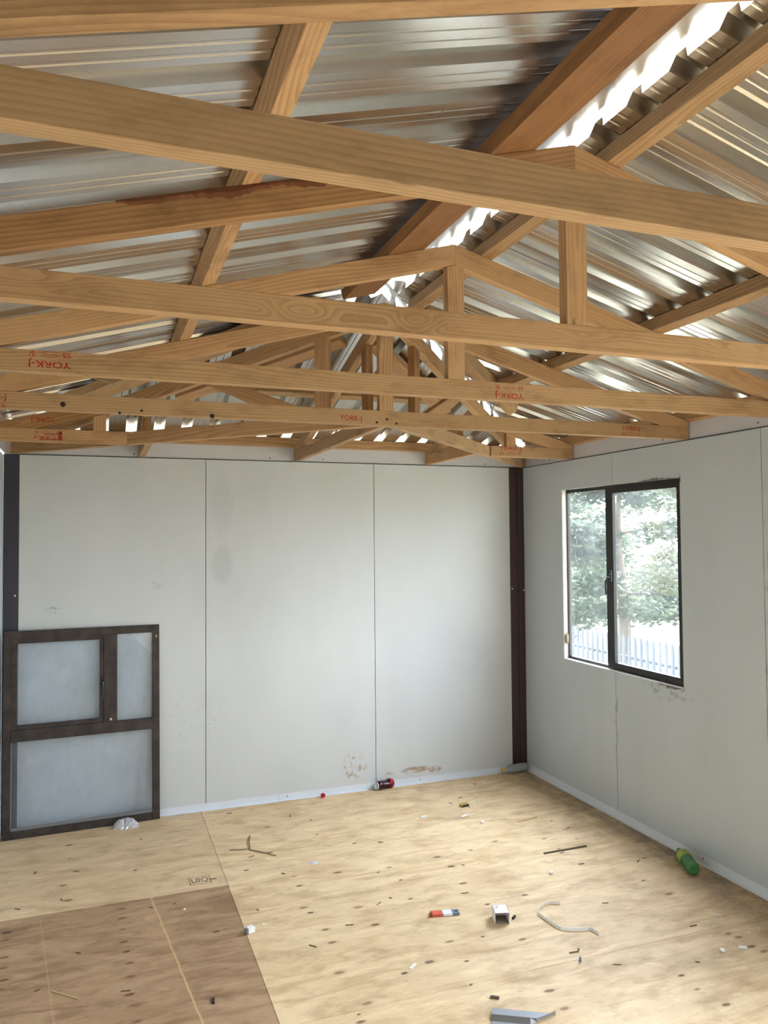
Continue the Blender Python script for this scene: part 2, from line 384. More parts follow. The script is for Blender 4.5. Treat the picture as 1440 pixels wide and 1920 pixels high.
KM = [(-2.12, -0.45), (-1.9, -1.24), (-2.13, -1.2), (-2.13, -1.32), (-2.15, -1.62), (-2.13, -1.8), (-2.13, -1.92), (-1.9, -1.84), (-2.13, -2.4), (-2.17, -1.56), (-1.92, -1.65), (-2.17, -2.16), (-1.65, -1.66), (-1.33, -1.6), (-1.3, -1.39), (-1.62, -1.28), (-1.32, -1.25), (-1.1, -1.23), (-1.1, -1.83), (-1.32, -1.85), (-1.33, -2.2), (-1.64, -2.1), (-1.79, -2.22), (-1.64, -2.27), (-1.92, -2.26), (-0.44, -1.31), (-0.62, -1.4), (-0.62, -1.24), (-0.42, -1.16), (-0.62, -1.62), (-0.44, -1.91), (-0.25, -1.68), (-0.42, -2.08), (-0.91, -1.17)]
KF = [(-2.19, -2.5), (-1.43, -2.58), (-0.88, -2.78), (-0.85, -2.9), (-0.87, -2.68), (-0.44, -2.49), (-0.42, -2.53), (-0.43, -2.61), (-0.41, -2.66), (-1.44, -2.7), (-1.95, -2.62)]
def scratch(n, p, c):
    sp = n.n('SeparateXYZ'); n.put(sp.inputs[0], p)
    t = n.math('SUBTRACT', sp.outputs[0], n.math('MULTIPLY', n.math('ADD', sp.outputs[1], 1.09), -.105))
    t = n.math('ADD', t, n.math('MULTIPLY', n.math('SUBTRACT', n.noise(n.vm('MULTIPLY', p, (0, 9, 0)), 1, 3), .5), .012))
    d = n.math('ABSOLUTE', n.math('ADD', t, 2.868))
    c = n.mix(n.math('MULTIPLY', n.step(d, .002, .006, 1, 0), .8), c, lin(206, 168, 120))
    t2 = n.math('SUBTRACT', sp.outputs[0], n.math('MULTIPLY', n.math('ADD', sp.outputs[1], 1.6), -.12))
    d2 = n.math('ABSOLUTE', n.math('ADD', t2, 3.32))
    return n.mix(n.math('MULTIPLY', n.step(d2, .001, .005, 1, 0), .4), c, lin(196, 158, 112))
PLYL, PLYD = lin(238, 210, 168), lin(196, 160, 116)
def dust_shade(n, p, c):  # dust along the skirting, widened and strengthened to paint in the floor's shade
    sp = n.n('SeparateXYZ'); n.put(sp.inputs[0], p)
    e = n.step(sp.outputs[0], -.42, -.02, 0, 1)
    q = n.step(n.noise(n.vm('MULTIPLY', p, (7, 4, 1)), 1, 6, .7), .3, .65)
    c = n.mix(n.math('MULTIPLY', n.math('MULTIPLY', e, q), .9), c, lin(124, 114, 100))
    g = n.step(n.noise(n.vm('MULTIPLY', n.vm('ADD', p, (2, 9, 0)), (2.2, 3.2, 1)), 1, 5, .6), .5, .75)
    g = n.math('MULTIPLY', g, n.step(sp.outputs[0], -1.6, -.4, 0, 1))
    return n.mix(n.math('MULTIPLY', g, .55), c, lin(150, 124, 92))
PLY_M = ply('pale_plywood', PLYL, PLYD, KM, dust_shade)
PLY_F = ply('pale_plywood_front', PLYL, PLYD, KF, dust_shade)
PLY_1 = ply('buff_plywood', lin(228, 200, 160), lin(190, 156, 114), K1)
PLY_D = ply('dark_weathered_plywood', lin(188, 154, 118), lin(136, 102, 70), KD, scratch)
PLY_X = ply('plain_plywood', PLYL, PLYD, [])
fl = boxes('floor', [((XL-.06, -7.4, -.14), (.06, .06, -.012))], plain('floor_underside', lin(90, 70, 50), .8)); tag(fl, kind='structure')
g = .0012
def board(x0, x1, y0, y1, m, z=0, lab=None):
    o = boxes('plywood_board', [((x0+g, y0+g, -.012), (x1-g, y1-g, z))], m, fl)
    if lab: o['label'] = lab
    return o
board(XL-.05, -2.475, -1.178, .05, PLY_1, 0, 'buff plywood board at the left of the back wall')
board(XL-.05, -2.475, -2.44, -1.178, PLY_D, 0, 'dark weathered plywood board')
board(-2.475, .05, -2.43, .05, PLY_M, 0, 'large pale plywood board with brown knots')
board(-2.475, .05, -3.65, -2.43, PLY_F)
board(XL-.05, -2.475, -3.66, -2.44, PLY_X)
for k in range(3):
    board(-2.475, .05, -3.65-1.22*(k+1), -3.65-1.22*k, PLY_X); board(XL-.05, -2.475, -3.66-1.22*(k+1), -3.66-1.22*k, PLY_X)
bm = lettering([('UIQ', -.044, -.034, .088, .068)], [('q', -.055, -.050, .055, -.0455), ('q', -.055, .0455, .055, .050), ('q', -.055, -.050, -.0505, .050), ('q', .0505, -.050, .055, .050)])
tag(link('board_stamp', bm, INKB, fl, Matrix.Translation((-2.605, -1.068, .0007)) @ Matrix.Rotation(R(0), 4, 'Z')), 'small grey rectangular ink stamp on the plywood')

# ---------------------------------------------------------------- structure: walls
def seam_wall(name, mat, spans, zr, axis, pos, thick, hole=None):
    """panels along an axis with narrow joints between them; a dark core behind shows in the joints"""
    lst = []; core = []
    def put(l, a, b, z0, z1, d0, d1):
        if axis == 'x': l.append(((a, pos+d0, z0), (b, pos+d1, z1)))
        else: l.append(((pos+d0, a, z0), (pos+d1, b, z1)))
    for a, b in spans:
        a += .0022; b -= .0022
        if hole and not (b < hole[0] or a > hole[1]):
            h0, h1 = max(a, hole[0]), min(b, hole[1])
            if a < h0: put(lst, a, h0, *zr, 0, thick)
            if b > h1: put(lst, h1, b, *zr, 0, thick)
            put(lst, h0, h1, zr[0], hole[2], 0, thick); put(lst, h0, h1, hole[3], zr[1], 0, thick)
        else: put(lst, a, b, *zr, 0, thick)
    o = boxes(name, lst, mat); tag(o, kind='structure')
    return o
xs1 = -1.239
wb = seam_wall('wall_back', PANEL_B, [(-1.239, -.1238), (-2.439, -1.239), (-3.5802, -2.439)], (-.1, H), 'x', 0, .05)
boxes('joint_backing', [((-3.57, .03, -.1), (-.13, .052, H-.001))], SEAM, wb)
ys1 = -1.118
hole = (-1.735, -.533, .926, 2.128)
# an unseen doorway is added to this wall to light the floor
wr = seam_wall('wall_right', PANEL_R, [(ys1, .05), (ys1-1.2, ys1), (ys1-2.4, ys1-1.2), (-3.3, ys1-2.4), (-7.4, -5.2)], (-.1, H), 'y', 0, .05, hole)
boxes('added_door_head', [((0, -5.2, 2.1), (.05, -3.3, H))], PANEL_R, wr)
boxes('joint_backing', [((.03, ys1-.01, -.1), (.051, ys1+.01, hole[2])), ((.03, ys1-.01, hole[3]), (.051, ys1+.01, H-.001)), ((.03, ys1-1.21, -.1), (.051, ys1-1.19, H)), ((.03, ys1-2.41, -.1), (.051, ys1-2.39, H))], SEAM, wr)
# foam core seen in the cut edge of the opening, and a torn skin at its top and foot
rv = bmesh.new()
badd(rv, (.004, hole[1]-.003, hole[2]+.002), (.048, hole[1]-.0005, hole[3]-.002))
badd(rv, (.004, hole[0]+.002, hole[2]+.0005), (.048, hole[1]-.002, hole[2]+.003))
link('cut_edge_foam', rv, FOAM, wr)
rnd = random.Random(3); bm = bmesh.new()
def ragged(y0, y1, z, up, amp):
    N = 22; a = []; b = []
    for i in range(N+1):
        y = y0+(y1-y0)*i/N; k = rnd.uniform(.15, 1)*amp*math.sin(math.pi*i/N)
        a.append(bm.verts.new((-.0012, y, z))); b.append(bm.verts.new((-.0022, y, z+up*k)))
    for i in range(N): bm.faces.new((a[i], a[i+1], b[i+1], b[i]))
ragged(-1.70, -1.36, 2.1275, 1, .016); ragged(-1.74, -1.50, .9265, -1, .022); ragged(-1.745, -1.735, 2.10, 1, .06)
link('torn_edge', bm, plain('torn_panel_edge', lin(120, 116, 108), .7, 0, .3, 80), wr)
bm = bmesh.new(); lathe(bm, [(.001, 0), (.012, .002), (.014, .006), (.008, .010)], 12)
link('foam_blob', bm, plain('dirty_foam', lin(120, 104, 84), .9, 0, .3, 90), wr, Matrix.Translation((.02, -.540, 1.07)) @ Matrix.Rotation(R(-90), 4, 'Z') @ Matrix.Scale(3.2, 4, (0, 0, 1)))
wl = boxes('wall_left', [((XL-.05, -7.4, -.1), (XL, .10, H))], PANEL_L); tag(wl, kind='structure')
wf = boxes('wall_front', [((XL-.05, -7.3, -.1), (-2.75, -7.25, H)), ((-1.05, -7.3, -.1), (.05, -7.25, H)), ((-2.75, -7.3, -.1), (-1.05, -7.25, H)), ((XL-.05, -7.3, H), (.05, -7.25, H+.09))], PANEL_R); tag(wf, kind='structure')
bm = bmesh.new(); vs = [bm.verts.new(q) for q in ((-3.7, -7.3, H+.09), (.05, -7.3, H+.09), (-W/2, -7.3, H+.64))]; vt = [bm.verts.new((v.co.x, -7.25, v.co.z)) for v in vs]
bm.faces.new(vs); bm.faces.new(vt[::-1])
for k in range(3): bm.faces.new((vs[k], vt[k], vt[(k+1) % 3], vs[(k+1) % 3]))
link('gable', bm, PANEL_R, wf)
# skirtings
sb = boxes('baseboard_back', [((-1.946, -.003, 0), (-.13, 0, .042)), ((-1.946, -.022, 0), (-.13, 0, .002)), ((-3.575, -.003, 0), (-1.949, 0, .042)), ((-3.575, -.022, 0), (-1.949, 0, .002))], SKIRT, None, None); tag(sb, kind='structure')
for x in (-1.89, -2.9, -.9): disc_y('screw', (x, -.003, .024), .004, SEAM, sb)
sr = boxes('baseboard_right', [((-.003, -3.2, 0), (0, 0, .046)), ((-.024, -3.2, 0), (0, 0, .002)), ((-.003, -3.29, 0), (0, -3.203, .046))], SKIRT); tag(sr, kind='structure')
for y in (-1.86, -.55, -2.7): disc_x('screw', (-.003, y, .028), .004, SEAM, sr)
# upstand flashing above the panels
t1 = boxes('trim_1', [((-3.669, .004, H-.012), (.006, .010, H+.1))], FLASH); tag(t1, kind='structure')
t2 = boxes('trim_2', [((.004, -7.2, H), (.010, .004, H+.1))], FLASH); tag(t2, kind='structure')
t3 = boxes('trim_3', [((XL+.012, -7.2, H), (XL+.018, .004, H+.1))], FLASH); tag(t3, kind='structure')
for x in (-.33, -2.0, -1.62, -2.9): disc_y('screw', (x, .004, H+.02), .0045, NAIL, t1)
for y in (-.3, -.37, -1.6, -2.3): disc_x('screw', (.004, y, H+.025), .0045, NAIL, t2)
bmx = boxes('panel_top_shadow', [((-3.58, -.0015, H-.004), (0, .0, H+.001))], SEAM, wb)  # dark strips painted in for the thin shadow along the panel tops
boxes('panel_top_shadow', [((-.0015, -3.29, H-.004), (0, 0, H+.001))], SEAM, wr)
# corner posts
pr_ = empty('corner_post', (-.06, 0, 0), 'dark brown steel corner post where the back wall meets the window wall', 'post')
prof = [(-.125, -.004), (-.066, -.004), (-.064, -.001), (-.058, -.001), (-.056, -.006), (-.003, -.006), (-.003, .045), (-.125, .045)]
bm = bmesh.new(); a = [bm.verts.new((x, y, 0)) for x, y in prof]; b = [bm.verts.new((x, y, H-.002)) for x, y in prof]
bm.faces.new(a); bm.faces.new(b[::-1])
for i in range(len(prof)): bm.faces.new((a[i], b[i], b[(i+1) % len(prof)], a[(i+1) % len(prof)]))
link('channel', bm, POSTM, pr_)
disc_y('screw', (-.111, -.004, 1.394), .0065, SCREW, pr_); disc_y('screw', (-.012, -.006, 1.38), .0065, SCREW, pr_)
pl_ = empty('corner_post', (-3.62, 0, 0), 'blue-black steel corner post behind the leaning window frame', 'post')
boxes('channel', [((-3.668, -.004, 0), (-3.578, .045, H-.002))], POSTL, pl_, None, .002)
disc_y('screw', (-3.598, -.004, 1.456), .006, SCREW, pl_)

# ---------------------------------------------------------------- fitted window in the right wall
win = empty('window_1', (.045, -1.12, .93), None, None); win['kind'] = 'structure'
x0, x1 = .036, .062
def ringx(name, y0, y1, z0, z1, wd, xa, xb, m, parent):   # rectangular frame in a plane of constant x
    return boxes(name, [((xa, y0, z0), (xb, y0+wd, z1)), ((xa, y1-wd, z0), (xb, y1, z1)), ((xa, y0+wd, z0), (xb, y1-wd, z0+wd)), ((xa, y0+wd, z1-wd), (xb, y1-wd, z1))], m, parent)
boxes('frame', [((x0, -1.745, .915), (x1, -1.712, 2.14)), ((x0, -.546, .915), (x1, -.515, 2.14)), ((x0, -1.712, .915), (x1, -.546, .948)), ((x0, -1.712, 2.104), (x1, -.546, 2.14))], BLACKAL, win)
boxes('mullion', [((x0-.006, -1.062, .948), (x1, -1.0, 2.104))], BLACKAL, win)
sash = ringx('sash', -1.712, -1.055, .948, 2.104, .030, x0-.014, x0+.012, BLACKAL, win)
boxes('pane', [((.046, -.999, .949), (.050, -.547, 2.103))], GLASS, win)
boxes('pane', [((.040, -1.683, .977), (.044, -1.084, 2.075))], GLASS, sash)
hb_ = bmesh.new(); badd(hb_, (.008, -1.078, 1.50), (.022, -1.058, 1.575)); tube(hb_, [(.012, -1.068, 1.535), (-.012, -1.066, 1.53), (-.016, -1.052, 1.50), (-.014, -1.046, 1.46), (-.010, -1.046, 1.415)], [.008, .008, .007, .006, .005])
link('handle', hb_, BLACK, sash)
disc_x('screw', (.007, -1.068, 1.548), .004, SCREW, sash)

# ---------------------------------------------------------------- trusses
def slope_poly(X0, X1, mk, inner=0):
    """rafter outline; X = distance from wall at foot 0 .. apex; mk maps (d, z) to a point"""
    dh = (HC+H-(top(0)-.080))/S
    return [mk(0, top(0)), mk(X1, top(X1)), mk(X1, top(X1)-.080), mk(dh, H+HC+.0005), mk(0, H+HC+.0005)]
def truss(y, label, stamps=(), mats=(WOOD, WOOD, WOOD, WOOD_G), king=True, xr=0.003, extra=None):
    t = empty('roof_truss', (-W/2, y+T/2, H), label, 'roof truss', None)
    ch = prism('bottom_chord', [(-W, y, H), (-xr, y, H), (-xr, y, H+HC), (-W, y, H+HC)], (0, T, 0), (1, 0, 0), mats[0], t)
    prism('rafter', slope_poly(0, W/2-.0005, lambda d, z: (-d-.002, y, z)), (0, T, 0), (-1, 0, S), mats[1], t)
    prism('rafter', slope_poly(0, W/2-.0005, lambda d, z: (-W+d, y, z)), (0, T, 0), (1, 0, S), mats[2], t)
    if king:
        zt = top(W/2)-.0815; hw = .0355; c = -W/2
        prism('king_post', [(c-hw, y+.0005, H+HC+.0005), (c+hw, y+.0005, H+HC+.0005), (c+hw, y+.0005, zt-hw*S), (c, y+.0005, zt), (c-hw, y+.0005, zt-hw*S)], (0, T-.001, 0), (0, 0, 1), mats[3], t)
    return t, ch
tA, cA = truss(YA, 'nearest roof truss, its thick bottom chord crossing the upper picture', mats=(WOOD_G, WOOD, WOOD, WOOD))
tB, cB = truss(YB, 'second roof truss from the front, its chord crossed by swirling grain', mats=(WOOD_B, WOOD, WOOD_D, WOOD))
tC, cC = truss(YC, 'third roof truss from the front, chord with two upside-down red stamps', mats=(WOOD_G, WOOD, WOOD, WOOD))
tD, cD = truss(YD, 'fourth roof truss from the front, which the slanting corner timbers are nailed into', mats=(WOOD_G, WOOD, WOOD, WOOD))
stamp_front(-3.26, 2.377, YC, .125, .052, cC, True, True)
stamp_front(-1.582, 2.370, YC, .125, .052, cC, True, True)
stamp_front(-.396, 2.367, YD, .120, .052, cD, True, False)
stamp_front(-1.994, 2.361, YD, .108, .032, cD, False, False)
stamp_front(-3.53, 2.366, YD, .125, .055, cD, True, False)
for x, z in ((-1.864, 2.349), (-1.812, 2.366), (-1.763, 2.348), (-3.03, 2.338)): disc_y('nail_hole', (x, YD, z), .006, NAIL, cD)
for x, z, s in ((-3.254, 2.363, .011), (-2.641, 2.343, .011), (-2.94, 2.352, .006)): disc_y('knot', (x, YD, z), s, NAIL, cD, .0006)
bm = bmesh.new(); tube(bm, [(-3.215, YC-.002, 2.35), (-3.14, YC-.03, 2.325), (-3.05, YC-.03, 2.30)], [.0016, .0018, .0008], 5)
link('loose_splinter', bm, WOOD_G, cC)
# ragged bark edge on the second truss's left rafter
bm = bmesh.new(); rnd = random.Random(8); N = 60; rows = []
for i in range(N+1):
    d = .55+.62*i/N; q = (.016+.008*math.sin(i*.3)+rnd.uniform(0, .008))*min(1, .25+math.sin(math.pi*i/N)*1.3)
    rows.append([bm.verts.new((-W+d, YB-.0012, top(d)+.002)), bm.verts.new((-W+d, YB-.003-rnd.uniform(0, .002), top(d)-q*.5)), bm.verts.new((-W+d, YB-.0008, top(d)-q)), bm.verts.new((-W+d, YB+.006, top(d)+.003))])
for i in range(N):
    for k in range(3): bm.faces.new((rows[i][k], rows[i+1][k], rows[i+1][k+1], rows[i][k+1]))
link('bark_edge', bm, plain('red_brown_bark', lin(112, 66, 38), .9, 0, .35, 60), [c for c in tB.children if c.name.startswith('rafter')][-1])

# half trusses of the hipped end
r2 = math.sqrt(.5)
def diag(side, label):
    """45 degree truss from the fourth truss's middle to the room corner"""
    sx = 1 if side == 'R' else -1
    c0 = Vector((-W/2, YD+T, 0)); dirv = Vector((sx*r2, r2, 0)); nv = Vector((-sx*r2*1., r2, 0)) if False else Vector((sx*r2, -r2, 0))
    base = Vector((-W/2, -W/2, 0))
    P = lambda s, z: base+dirv*s+Vector((0, 0, z))-nv*T/2     # back side; extruded towards the front
    L = W/2/r2-.02
    t = empty('hip_truss', (-W/2+sx*.9, -.9, H), label, 'roof truss', 'slanting half trusses of the hipped end')
    s0 = .045
    prism('bottom_chord', [P(s0, H), P(L, H), P(L, H+HC), P(s0, H+HC)], nv*T, dirv, WOOD if side == 'L' else WOOD_G, t)
    tz = lambda s: top(W/2-s*r2)
    sh = (W/2-(HC+H-(top(0)-.080))/S)/r2
    prism('hip_rafter', [P(s0, tz(s0)), P(L, tz(L)), P(L, H+HC+.0005), P(sh, H+HC+.0005), P(s0, tz(s0)-.080)], nv*T, dirv-Vector((0, 0, S*r2)), WOOD, t)
    po = [P(.315, H+HC+.0005), P(.387, H+HC+.0005), P(.387, tz(.387)-.081), P(.315, tz(.315)-.081)]
    prism('web_post', po, nv*(T-.001), (0, 0, 1), WOOD if side == 'L' else WOOD_D, t)
    web = [P(.388, H+HC+.0005), P(.57, H+HC+.0005), P(1.085, tz(1.085)-.082), P(.985, tz(.985)-.082), P(.388, 2.426)]
    wbp = prism('diagonal_web', web, nv*(T-.001), dirv*.9+Vector((0, 0, .4)), WOOD, t)
    return t
hl = diag('L', 'slanting half truss running to the left corner post, with a knotty diagonal web')
hr = diag('R', 'slanting half truss running to the right corner post')
# jack trusses: along Y from the back wall
def jack(x, ylen, label, post_y, mat=WOOD):
    t = empty('jack_truss', (x+T/2, -ylen/2, H), label, 'roof truss', 'short trusses from the back wall')
    P = lambda d, z: (x, -d, z)
    prism('bottom_chord', [P(.0, H), P(ylen, H), P(ylen, H+HC), P(0, H+HC)], (T, 0, 0), (0, 1, 0), mat, t)
    prism('rafter', slope_poly(0, ylen-.01, P), (T, 0, 0), (0, -1, S), WOOD, t)
    zt = top(post_y)-.0815
    prism('web_post', [P(post_y, H+HC+.0005), P(post_y+.07, H+HC+.0005), P(post_y+.07, zt+.07*S), P(post_y, zt)], (T-.001, 0, 0), (0, 0, 1), WOOD_D, t)
    return t
jack(-.833, .785, 'short truss from the back wall near the right corner post', .50)
jack(-2.871, .73, 'short truss from the back wall above the leaning window frame', .50)
jack(-1.833, 1.772, 'middle short truss from the back wall centre to the fourth truss', 1.50, WOOD_G)
def side_jack(side, label):
    sx = -1 if side == 'R' else 1; x_w = -.003 if side == 'R' else -W
    t = empty('side_truss', (x_w+sx*.35, YE+T/2, H), label, 'roof truss', 'short trusses from the side walls')
    L = .675 if side == 'R' else .70
    P = lambda d, z: (x_w+sx*d, YE, z)
    c = prism('bottom_chord', [P(0, H), P(L-.04, H), P(L, H), P(L, H+HC), P(0, H+HC)] if False else [P(0, H), P(L-.03, H), P(L-.03, H+HC), P(0, H+HC)], (0, T, 0), (1, 0, 0), WOOD if side == 'L' else WOOD_G, t)
    rf = prism('rafter', slope_poly(0, L-.02, P), (0, T, 0), (sx, 0, S), WOOD_D if side == 'L' else WOOD, t)
    d = L-.22
    prism('web_post', [P(d, H+HC+.0005), P(d+.07, H+HC+.0005), P(d+.07, top(d+.07)-.0815), P(d, top(d)-.0815)], (0, T-.001, 0), (0, 0, 1), WOOD, t)
    return t, c, rf
sl_, slc, slr = side_jack('L', 'short truss from the left wall with a half-inked red stamp')
sr_, src, srr = side_jack('R', 'short truss from the right wall with a faint red stamp, above the window')
stamp_front(-3.378, 2.372, YE, .135, .046, slc, True, True, True)
stamp_front(-3.40, 2.462, YE, .12, .034, slr, False, True)
stamp_front(-.50, 2.378, YE, .17, .055, src, True, False, False)
stamp_front(-.60, 2.535, YE, .08, .05, srr, False, True, False, 'S5')

# ---------------------------------------------------------------- purlins
PH = .066
nL = Vector((-S, 0, 1)).normalized(); nR = Vector((S, 0, 1)).normalized(); nH = Vector((0, S, 1)).normalized()
def on(side, a, d, off=0.):
    """point on the rafter-top plane: a along the eave, d from the wall"""
    if side == 'L': return Vector((-W+d, a, top(d)))+nL*off
    if side == 'R': return Vector((-d, a, top(d)))+nR*off
    return Vector((a, -d, top(d)))+nH*off
def purlin(side, d0, d1, a0, a1, label, mat=WOOD, h=PH, group=None, e0=0., e1=0.):
    nn = {'L': nL, 'R': nR, 'H': nH}[side]
    A, B = on(side, a0, d0, .0008), on(side, a0, d1, .0008)
    ax = on(side, a1, d0)-on(side, a0, d0)
    # cross-section extruded along; keep the grain along the length
    pts = [on(side, a0, d0, .0008), on(side, a1, d0, .0008), on(side, a1+e1, d1, .0008), on(side, a0+e0, d1, .0008)]
    o = prism('purlin', pts, nn*(h-.002), ax, mat, None)
    return tag(o, label, 'roof timber', group)
hx = W/2
purlin('L', W-2.781-.0, W-2.781+.047, -7.2, -1.47, 'pine batten running under the middle of the left roof slope', WOOD)
purlin('R', .832, .880, -7.2, -1.16, 'pine batten running under the middle of the right roof slope', WOOD_G)
purlin('R', 1.652, 1.700, -7.2, -1.80, 'pine batten just right of the bright ridge gap', WOOD_G)
purlin('L', W-2.092, W-1.942, -7.2, -2.02, 'wide shade-darkened plank just left of the bright ridge gap', WOOD_X, .045)
purlin('L', -.03, .02, -7.2, -.03, 'eave batten above the left wall', WOOD)
purlin('R', -.03, .025, -7.2, -.03, 'eave batten above the right wall', WOOD)
purlin('H', -.035, .02, -3.60, -.77, 'long left length of eave batten above the back wall', WOOD)
purlin('H', -.035, .02, -.768, -.03, 'short right length of eave batten above the back wall', WOOD_D)
purlin('H', .765, .820, -2.52, -1.105, 'pine batten crossing the sloping hipped end behind the posts', WOOD_G)
# battens beside the hips: (side, points (a, d) lower edge start/end, upper edge start/end)
def hipbatten(side, quad, h, label, mat):
    pts = [on(side, a, d, .0008) for a, d in quad]
    nn = {'L': nL, 'R': nR, 'H': nH}[side]
    tag(prism('hip_batten', pts, nn*(h-.002), pts[1]-pts[0], mat, None), label, 'roof timber')
hipbatten('L', [(-1.80+.0, 1.59), (-.70, .51), (-.88, .33), (-2.0, 1.42)], .045, 'wide pale plank lying beside the left hip, under the left roof slope', WOOD_G)
hipbatten('R', [(-1.72, 1.56), (-.76, .53), (-.93, .70-.02), (-1.79, 1.62)][::1] if False else [(-1.745, 1.62), (-.80, .575), (-.95, .60), (-1.80, 1.60)], PH, 'batten beside the right hip, under the right roof slope', WOOD_G)
hipbatten('H', [(-1.70, 1.44), (-.93, .67), (-.99, .61), (-1.76, 1.38)], .045, 'batten beside the right hip, under the sloping hipped end', WOOD)
hipbatten('H', [(-1.93, 1.44), (-2.70, .67), (-2.64, .61), (-1.87, 1.38)], .045, 'batten beside the left hip, under the sloping hipped end', WOOD)

# ---------------------------------------------------------------- roof sheets
PITCH = .1715
PROF = [(0, 0), (.030, 0), (.034, .0013), (.040, .0013), (.044, 0), (.066, 0), (.070, .0013), (.076, .0013), (.080, 0), (.104, 0), (.1205, .037), (.155, .037)]
def sheet(side, a0, a1, dlo, dhi, clips, phase=0.):
    bm = bmesh.new(); cols = []
    k = math.floor((a0-phase)/PITCH); x = phase+k*PITCH
    while x < a1+PITCH:
        for (u, h) in PROF: cols.append((x+u, h))
        x += PITCH
    cols = [c for c in cols if a0 <= c[0] <= a1]
    nd = 10; grid = []
    for a, h in cols:
        grid.append([bm.verts.new(on(side, a, dlo+(dhi-dlo)*j/nd, PH+.001+h+.0005*math.sin(a*3+j*1.1))) for j in range(nd+1)])
    for i in range(len(grid)-1):
        for j in range(nd): bm.faces.new((grid[i][j], grid[i+1][j], grid[i+1][j+1], grid[i][j+1]))
    for co, no in clips:
        bmesh.ops.bisect_plane(bm, geom=bm.verts[:]+bm.edges[:]+bm.faces[:], dist=1e-5, plane_co=co, plane_no=no, clear_inner=True)
    o = link('ceiling', bm, GALV); o['kind'] = 'structure'
    return o
gp = .032
cR = ((gp*r2, -gp*r2, 0), (1, -1, 0)); cL = ((-W-gp*r2, -gp*r2, 0), (-1, -1, 0))
sheet('L', -7.42, .12, -.14, W/2-.030, [cL], .02)
sheet('R', -7.42, .12, -.14, W/2-.052, [cR], .055)
sheet('H', -W-.12, .12, -.14, W/2-.03, [((-gp*r2, gp*r2, 0), (-1, 1, 0)), ((-W+gp*r2, gp*r2, 0), (1, 1, 0))], .03)
# ridge and hip cappings resting on the rib crowns
def cap(label, p0, p1, sideA, sideB, wing, lift=0.):
    off = PH+.041+lift
    bm = bmesh.new(); N = 24; rows = []
    for i in range(N+1):
        t = i/N; r = []
        for s, qq in ((-1, wing), (-1, wing*.5), (0, 0), (1, wing*.5), (1, wing)):
            q = [a+(b-a)*t for a, b in zip(p0, p1)]
            r.append(bm.verts.new(sideA(q, s*qq, off) if s < 0 else sideB(q, s*qq, off)))
        rows.append(r)
    for i in range(N):
        for k in range(4): bm.faces.new((rows[i][k], rows[i+1][k], rows[i+1][k+1], rows[i][k+1]))
    o = link('roof_capping', bm, GALV); tag(o, label, 'roof flashing')
    md = o.modifiers.new('thickness', 'SOLIDIFY'); md.thickness = .001
def hz(x, y):   # roof height at a plan point
    d = min(-x, x+W, -y) if y > -hx else min(-x, x+W)
    return top(d)
def capPt(dx, dy):
    return lambda q, s, off: Vector((q[0]+dx*s, q[1]+dy*s, hz(q[0]+dx*s, q[1]+dy*s)+off*1.03))
cap('folded metal ridge cap over the bright gap along the top of the roof', (-hx, -7.42), (-hx, -hx), capPt(1, 0), capPt(1, 0), .14, .016)
cap('folded metal cap over the right hip', (-hx, -hx), (.1, .1), capPt(r2, -r2), capPt(r2, -r2), .10)
cap('folded metal cap over the left hip', (-hx, -hx), (-W-.1, .1), capPt(r2, r2), capPt(r2, r2), .10)

# ---------------------------------------------------------------- spare window leaning on the back wall
BL = Vector((-3.652, -.105, 0)); BRr = Vector((-2.737, -.062, 0)); ex = (BRr-BL).normalized(); wdt = (BRr-BL).length
upv = Vector((.0, .055, 1.247)).normalized(); upv = (upv-ex*upv.dot(ex)).normalized(); nn = ex.cross(upv)
MF = Matrix(((ex.x, -nn.x, upv.x, BL.x), (ex.y, -nn.y, upv.y, BL.y), (ex.z, -nn.z, upv.z, BL.z), (0, 0, 0, 1)))
# local: x to the right, y into the wall, z up
lw = empty('window_frame', tuple(BL), 'dusty dark bronze spare window frame leaning in the left corner of the back wall', 'window frame')
HT = 1.243
def lb(name, lst, m, parent=lw, bev=.002): return boxes(name, lst, m, parent, MF, bev)
lb('outer_frame', [((0, 0, .0), (.045, .035, HT)), ((wdt-.045, 0, 0), (wdt, .035, HT)), ((.045, 0, 0), (wdt-.045, .035, .048)), ((.045, 0, HT-.05), (wdt-.045, .035, HT))], BRONZE)
lb('transom', [((.045, -.006, .575), (wdt-.045, .03, .645))], BRONZE)
lb('mullion', [((.575, -.004, .645), (.655, .03, HT-.05))], BRONZE)
sa = lb('sash', [((.045, .002, .645), (.075, .028, HT-.05)), ((.55, .002, .645), (.575, .028, HT-.05)), ((.075, .002, .645), (.55, .028, .672)), ((.075, .002, HT-.078), (.55, .028, HT-.05))], BRONZE)
lb('pane', [((.07, .014, .665), (.555, .018, HT-.07))], GLASS2, sa, 0)
lb('pane', [((.655, .014, .645), (wdt-.045, .018, HT-.05))], GLASS2, lw, 0)
lb('pane', [((.045, .014, .048), (wdt-.045, .018, .575))], GLASS2, lw, 0)
lb('beading', [((.045, .006, .048), (wdt-.045, .013, .066)), ((.045, .006, .048), (.052, .013, .575))], plain('grey_glazing_bead', lin(120, 118, 118), .5), lw, 0)
bm = bmesh.new(); badd(bm, (.556, -.010, .86), (.572, .002, .93)); tube(bm, [(.564, -.010, .905), (.566, -.03, .90), (.568, -.034, .87), (.568, -.03, .79)], [.007, .008, .007, .006])
link('handle', bm, BLACK, sa, MF)
bm = bmesh.new(); badd(bm, (.612, -.006, .655), (.622, -.004, .668)); link('screw', bm, SCREW, lw, MF)
bm = bmesh.new(); badd(bm, (wdt-.022, -.001, 1.16), (wdt-.017, .001, 1.175)); link('screw', bm, SCREW, lw, MF)

